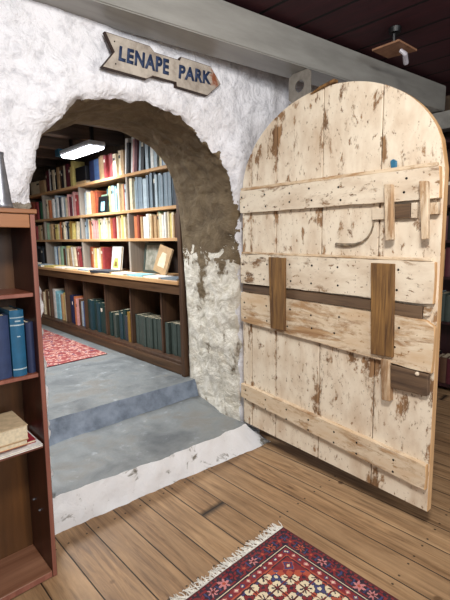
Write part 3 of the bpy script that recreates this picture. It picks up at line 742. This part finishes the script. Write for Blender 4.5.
# ------------------------------------------------------------------ arched plank door
H0, H1 = Vector((2.262, 2.185)), Vector((2.188, .752)); ud = (H1 - H0).normalized(); DL = (H1-H0).length
th = math.atan2(ud.y, ud.x)
door = thing('barn_door', 'arched whitewashed plank door with peeling paint, swung open on the right', 'door', (H0.x, H0.y, 0), (0, 0, th))
nd = Vector((ud.y, -ud.x, 0))
def dp(px, py, off=0):        # sight line to door face coordinates (u, z), off = height above the face
    v = ray(px, py); n = Vector((nd.x, nd.y, 0)); o = Vector((H0.x, H0.y, 0)) + n*off; t = (o - CAM).dot(n) / v.dot(n); P = CAM + v*t - o
    return (P.x*ud.x + P.y*ud.y, P.z)
ZT, ZS, TK = 2.345, 1.80, .045
def archz(u):
    q = (u - DL/2) / (DL/2); return ZS + (ZT-ZS) * math.sqrt(max(0, 1-q*q)) 
def botz(u): return .045 - .03*u/DL
cuts = [0, .095, .338, .716, 1.10, DL]
for a, b in zip(cuts, cuts[1:]):
    g = .0034; a2, b2 = a + (g if a > 0 else 0), b - (g if b < DL else 0)
    n = 14; pts = [(a2, botz(a2)), (b2, botz(b2))] + [(b2 + (a2-b2)*i/n, archz(b2 + (a2-b2)*i/n)) for i in range(n+1)]
    if a == 0: pts = pts[:2] + pts[2:-1] + [(0, ZS-.02)]
    bm = prism(pts, 0, TK); bmesh.ops.bevel(bm, geom=[e for e in bm.edges], offset=.0025, segments=1, affect='EDGES', clamp_overlap=True)
    o = link('plank', bm, [M['doorV'], M['edge']], door)
    if b == DL:
        for p in o.data.polygons:
            if p.normal.x > .35: p.material_index = 1
def dquad(name, pts, y0, y1, m, b=.003, endm=None, wob=0, parent=None):
    if wob:
        q = []
        for i in range(len(pts)):
            p0, p1 = Vector(pts[i]), Vector(pts[(i+1) % len(pts)]); n = max(1, int((p1-p0).length/.06))
            for k in range(n):
                p = p0.lerp(p1, k/n); 
                if k: p += Vector((0, wob*fbm((p.x*1., p.y*1., 1.7), 9, 3)))
                q.append(tuple(p))
        pts = q
    bm = prism(pts, y0, y1); 
    if b: bev(bm, b)
    o = link(name, bm, m, parent or door)
    if endm is not None:
        for p in o.data.polygons:
            if p.normal.x > .5: p.material_index = endm
    return o
E2 = lambda m: [m, M['edge']]
# top ledge
L = dp(240, 190); 
dquad('batten', [(.005, 1.66), (DL-.005, 1.66), (DL-.012, 1.81), (.005, 1.815)], -.032, -.0005, E2(M['doorH']), .004, 1, .004)
dquad('moulding', [(.0, 1.817), (DL-.03, 1.812), (DL-.03, 1.832), (.0, 1.837)], -.020, -.0005, M['doorH2'], .003)
# middle group: two wide boards with a bar sliding in the gap
z1l, z1r = 1.365, 1.355
dquad('batten', [(.008, 1.152), (DL-.012, 1.146), (DL-.012, z1r), (.008, z1l)], -.030, -.0005, E2(M['doorH']), .004, 1, .004)
dquad('moulding', [(.004, z1l+.002), (DL-.035, z1r+.002), (DL-.035, z1r+.017), (.004, z1l+.017)], -.018, -.0005, M['doorH2'], .003)
p = dp(425, 317); 
dquad('batten', [(.008, .862), (DL-.004, .790), (DL+.002, 1.03), (DL-.05, 1.062), (.008, 1.082)], -.030, -.0005, E2(M['doorH2']), .005, 1, .004)
dquad('sliding_bar', [(.012, 1.088), (1.16, 1.070), (1.16, 1.135), (.012, 1.146)], -.016, -.0006, M['bar'], .003)
dquad('bar_end', [(1.175, 1.068), (1.365, 1.060), (1.365, 1.128), (1.175, 1.132)], -.020, -.0006, M['bar'], .003)
dquad('bar_stop', [(1.37, 1.075), (1.402, 1.085), (1.415, 1.13), (1.39, 1.12), (1.372, 1.13)], -.022, -.0006, M['doorH'], .003)
for q in ([(267.5, 257), (284, 258), (284, 331), (270, 328)], [(371.5, 263), (395, 264), (393, 358), (371, 354)]):
    dquad('vertical_strap', [dp(*k, .052) for k in q][::-1], -.052, -.0305, M['strap'], .003, None, .0)
# lower ledge
dquad('batten', [(.005, .262), (DL-.006, .150), (DL-.006, .292), (.005, .372)], -.034, -.0005, E2(M['doorH2']), .005, 1, .004)
# upper latch
P2 = lambda *q, off=.02: [dp(*k, off) for k in q][::-1]
dquad('latch_block', P2((373, 208), (387, 208), (387, 219), (373, 220)), -.022, -.0006, M['doorH'], .002)
dquad('latch_bolt', [(1.17, 1.575), (1.285, 1.572), (1.285, 1.645), (1.17, 1.645)], -.030, -.0325+.031, M['bar'], .003)
dquad('latch_block', [(1.287, 1.572), (1.318, 1.572), (1.318, 1.648), (1.287, 1.648)], -.026, -.0006, M['doorH'], .002)
dquad('latch_catch', [(1.385, 1.585), (1.425, 1.585), (1.425, 1.642), (1.385, 1.642)], -.036, -.0006, M['keeper'], .002)
for q in ([(385, 184), (393.5, 184), (394, 240), (386, 241)], [(421, 180.5), (430, 180.5), (430, 239), (423, 240)]):
    dquad('latch_keeper', P2(*q, off=.062), -.062, -.0335, M['keeper'], .004)
hk = [dp(*k, .012) for k in ((375, 219), (374, 226), (372, 232), (368, 238), (363, 242), (356, 244.5), (349, 245), (342, 245), (336, 244))]
bm = tube([(u, -.012, z) for u, z in hk], .008, 8, [.55, .6, .65, .7, .8, 1, 1.25, 1.4, 1.0]); link('latch_hook', bm, M['oldiron'], door, smooth=True)
dquad('blue_peg', P2((391, 160.5), (394, 158.5), (397.5, 160.5), (397.5, 170), (392, 170)), -.014, -.0006, M['blue'], .003)
# lower lock
dquad('lock_keeper', P2((381, 359), (389.5, 360), (390, 402), (381.5, 400), off=.045), -.045, -.0006, M['keeper'], .004)
dquad('lock_board', P2((391, 365), (429, 375), (428, 397), (391, 388), off=.034), -.034, -.0006, M['bar'], .004)
lk = dp(418, 374, .036)
bm = bmesh.new(); bmesh.ops.create_uvsphere(bm, u_segments=12, v_segments=8, radius=.011); link('lock_stud', bm, M['doorH'], door, (lk[0], -.036, lk[1]))
dquad('top_sliver', [(.62, 2.325), (.80, 2.350), (.80, 2.366), (.70, 2.350)], -.02, .02, M['strap'], .002)
# nail heads
rn = random.Random(3)
for i, (u, z, y) in enumerate([(u + rn.uniform(-.02, .02), z + rn.uniform(-.01, .01), y) for z, y, zz in ((1.77, -.0325, 0), (1.70, -.0325, 0), (1.30, -.0305, 0), (1.20, -.0305, 0), (1.0, -.0305, 0), (.90, -.0305, 0)) for u in (.05, .27, .48, .66, .86, 1.23)] +
        [(u, .332 - .064*u - k*.07, -.0345) for u in (.06, .27, .47, .66, .86, 1.02, 1.25) for k in (0, 1)]):
    bm = bmesh.new(); bmesh.ops.create_cone(bm, cap_ends=True, segments=8, radius1=.0068, radius2=.0062, depth=.002)
    link('nail_head', bm, M['iron'], door, (u, y, z), (PI/2, 0, 0))
# hinge pintle between door and jamb
for z in (.30, 1.74):
    bm = bmesh.new(); box(bm, -.03, .06, TK, TK+.008, z-.02, z+.02); link('hinge_strap', bm, M['iron'], door)

KD = .93      # the door hangs just in front of the wall face
for ch in [o for o in C.objects if o.parent == door]:
    ch.data.transform(Matrix.Scale(KD, 4)); ch.location = ch.location * KD
    for v_ in ch.data.vertices:       # the old door is a little narrower at the top
        zz = ch.location.z + v_.co.z; xx = ch.location.x + v_.co.x
        if ch.name.startswith('nail_head'): continue
        v_.co.x -= (xx - DL*KD/2) * .020 * max(0, zz - .2) / 1.5
door.location = (H0.x*KD, H0.y*KD, 1.5*(1-KD))

# steel plate with a hole behind the door top, on the wall
pc = at(300, 92, 0, 2.36)
def plate_bm():
    bm = bmesh.new(); w, h, t = .092, .30, .006; n = 20; r = .038; hz = .21
    outer = []
    for i in range(n):
        a = 2*PI*i/n; ca, sa = math.cos(a), math.sin(a); k = min(w/abs(ca) if abs(ca) > 1e-6 else 9, .09/abs(sa) if abs(sa) > 1e-6 else 9); outer.append((ca*k, hz+sa*k))
    V = {}
    for y in (0, t):
        V[y] = ([bm.verts.new((x, y, z)) for x, z in outer], [bm.verts.new((r*math.cos(2*PI*i/n), y, hz+r*math.sin(2*PI*i/n))) for i in range(n)])
    for i in range(n):
        j = (i+1) % n
        for y in (0, t): bm.faces.new((V[y][0][i], V[y][0][j], V[y][1][j], V[y][1][i]))
        bm.faces.new((V[0][0][i], V[t][0][i], V[t][0][j], V[0][0][j])); bm.faces.new((V[0][1][i], V[0][1][j], V[t][1][j], V[t][1][i]))
    box(bm, -w, w, 0, t, -.1, hz-.09)
    return bm
pl = link('bracket_plate', plate_bm(), M['plate'], None, (2.40, 1.775, 2.255), (0, 0, -PI/2-.05))
tag(pl, 'grey steel plate with a round hole sticking up behind the door top', 'bracket')

# ------------------------------------------------------------------ sign
sg = thing('sign', 'arrow shaped wooden LENAPE PARK sign on the white wall above the arch', 'sign', (1.139, 2.035, 2.34))
SP = [(1.139, 2.508), (1.403, 2.513), (1.432, 2.49), (1.602, 2.493), (1.613, 2.514), (1.84, 2.518), (1.923, 2.435), (1.809, 2.343), (1.573, 2.345), (1.572, 2.366), (1.415, 2.364), (1.374, 2.339), (1.111, 2.338), (1.185, 2.427)]
SP = [(x-1.139, z-2.34) for x, z in SP]
bm = prism(SP[::-1], -.012, .012); link('edge', bm, M['signedge'], sg)
cxs, czs = .38, .087
def inset(p, k):
    n = len(p); out = []
    for i in range(n):
        a, b, c = Vector(p[i-1]), Vector(p[i]), Vector(p[(i+1) % n]); d1 = (b-a).normalized(); d2 = (c-b).normalized()
        n1, n2 = Vector((d1.y, -d1.x)), Vector((d2.y, -d2.x)); m = (n1+n2); m = m / max(.35, m.length_squared) * 2; out.append(tuple(b + m*k*.5*1.0))
    return out
bm = prism(inset(SP, .007)[::-1], -.0145, -.0122); link('board', bm, M['sign'], sg)
def word(txt, bl, br, tl, tr, y):
    """bold letters fitted between four corners"""
    cu = bpy.data.curves.new('w', 'FONT'); cu.body = txt; cu.size = 1; cu.offset = .045; cu.extrude = 0; cu.resolution_u = 3; cu.space_character = 1.12
    to = bpy.data.objects.new('w', cu); C.objects.link(to); bpy.context.view_layer.update()
    me = bpy.data.meshes.new_from_object(to); bpy.data.objects.remove(to)
    xs = [v.co.x for v in me.vertices]; ys = [v.co.y for v in me.vertices]; x0, x1, y0, y1 = min(xs), max(xs), min(ys), max(ys)
    bl, br, tl, tr = map(Vector, (bl, br, tl, tr))
    for v in me.vertices:
        u, w = (v.co.x-x0)/(x1-x0), (v.co.y-y0)/(y1-y0); p = bl.lerp(br, u).lerp(tl.lerp(tr, u), w); v.co = (p.x-1.139, y, p.y-2.34)
    bm = bmesh.new(); bm.from_mesh(me); r = bmesh.ops.extrude_face_region(bm, geom=list(bm.faces))
    for g in r['geom']:
        if isinstance(g, bmesh.types.BMVert): g.co.y -= .0012
    link('lettering', bm, M['signblue'], sg)
word('LENAPE', (1.205, 2.390), (1.52, 2.392), (1.217, 2.463), (1.527, 2.476), -.0148)
word('PARK', (1.588, 2.392), (1.838, 2.412), (1.597, 2.468), (1.843, 2.486), -.0148)
for x, z in ((.05, .135), (.70, .14), (.70, .03), (.05, .03)):
    bm = bmesh.new(); bmesh.ops.create_cone(bm, cap_ends=True, segments=8, radius1=.004, radius2=.003, depth=.003); link('screw', bm, M['iron'], sg, (x, -.016, z), (PI/2, 0, 0))

# ------------------------------------------------------------------ ceiling spot with board shade
LAMP = at(395, 28, 2, 2.798)
cl = thing('ceiling_lamp', 'dark ceiling fitting with a tan square board hanging near the right', 'light', tuple(LAMP))
link('socket', lathe([(.035, -.03), (.04, -.001)]), M['black'], cl, smooth=False)
bm = tube([(0, 0, -.025), (-.01, 0, -.04), (-.005, .0, -.088)], .012, 8); link('stem', bm, M['black'], cl)
Q = [at(372, 51, 2, 2.69), at(399, 41, 2, 2.705), at(417, 51, 2, 2.705), at(388, 58.5, 2, 2.69)]
o0 = LAMP; bm = prism3([p-o0 for p in Q], [p-o0+Vector((0, 0, .012)) for p in Q]); link('shade_board', bm, M['tan'], cl)
a, b = at(401, 51, 2, 2.895), at(408, 63, 2, 2.84)
bm = tube([at(400, 50, 2, 2.692)-o0, at(405, 54, 2, 2.665)-o0, at(406, 63, 2, 2.635)-o0], .016, 8, [.7, 1, 1.1]); link('bulb', bm, M['milk'], cl)

# ------------------------------------------------------------------ dark bookcase beyond the door
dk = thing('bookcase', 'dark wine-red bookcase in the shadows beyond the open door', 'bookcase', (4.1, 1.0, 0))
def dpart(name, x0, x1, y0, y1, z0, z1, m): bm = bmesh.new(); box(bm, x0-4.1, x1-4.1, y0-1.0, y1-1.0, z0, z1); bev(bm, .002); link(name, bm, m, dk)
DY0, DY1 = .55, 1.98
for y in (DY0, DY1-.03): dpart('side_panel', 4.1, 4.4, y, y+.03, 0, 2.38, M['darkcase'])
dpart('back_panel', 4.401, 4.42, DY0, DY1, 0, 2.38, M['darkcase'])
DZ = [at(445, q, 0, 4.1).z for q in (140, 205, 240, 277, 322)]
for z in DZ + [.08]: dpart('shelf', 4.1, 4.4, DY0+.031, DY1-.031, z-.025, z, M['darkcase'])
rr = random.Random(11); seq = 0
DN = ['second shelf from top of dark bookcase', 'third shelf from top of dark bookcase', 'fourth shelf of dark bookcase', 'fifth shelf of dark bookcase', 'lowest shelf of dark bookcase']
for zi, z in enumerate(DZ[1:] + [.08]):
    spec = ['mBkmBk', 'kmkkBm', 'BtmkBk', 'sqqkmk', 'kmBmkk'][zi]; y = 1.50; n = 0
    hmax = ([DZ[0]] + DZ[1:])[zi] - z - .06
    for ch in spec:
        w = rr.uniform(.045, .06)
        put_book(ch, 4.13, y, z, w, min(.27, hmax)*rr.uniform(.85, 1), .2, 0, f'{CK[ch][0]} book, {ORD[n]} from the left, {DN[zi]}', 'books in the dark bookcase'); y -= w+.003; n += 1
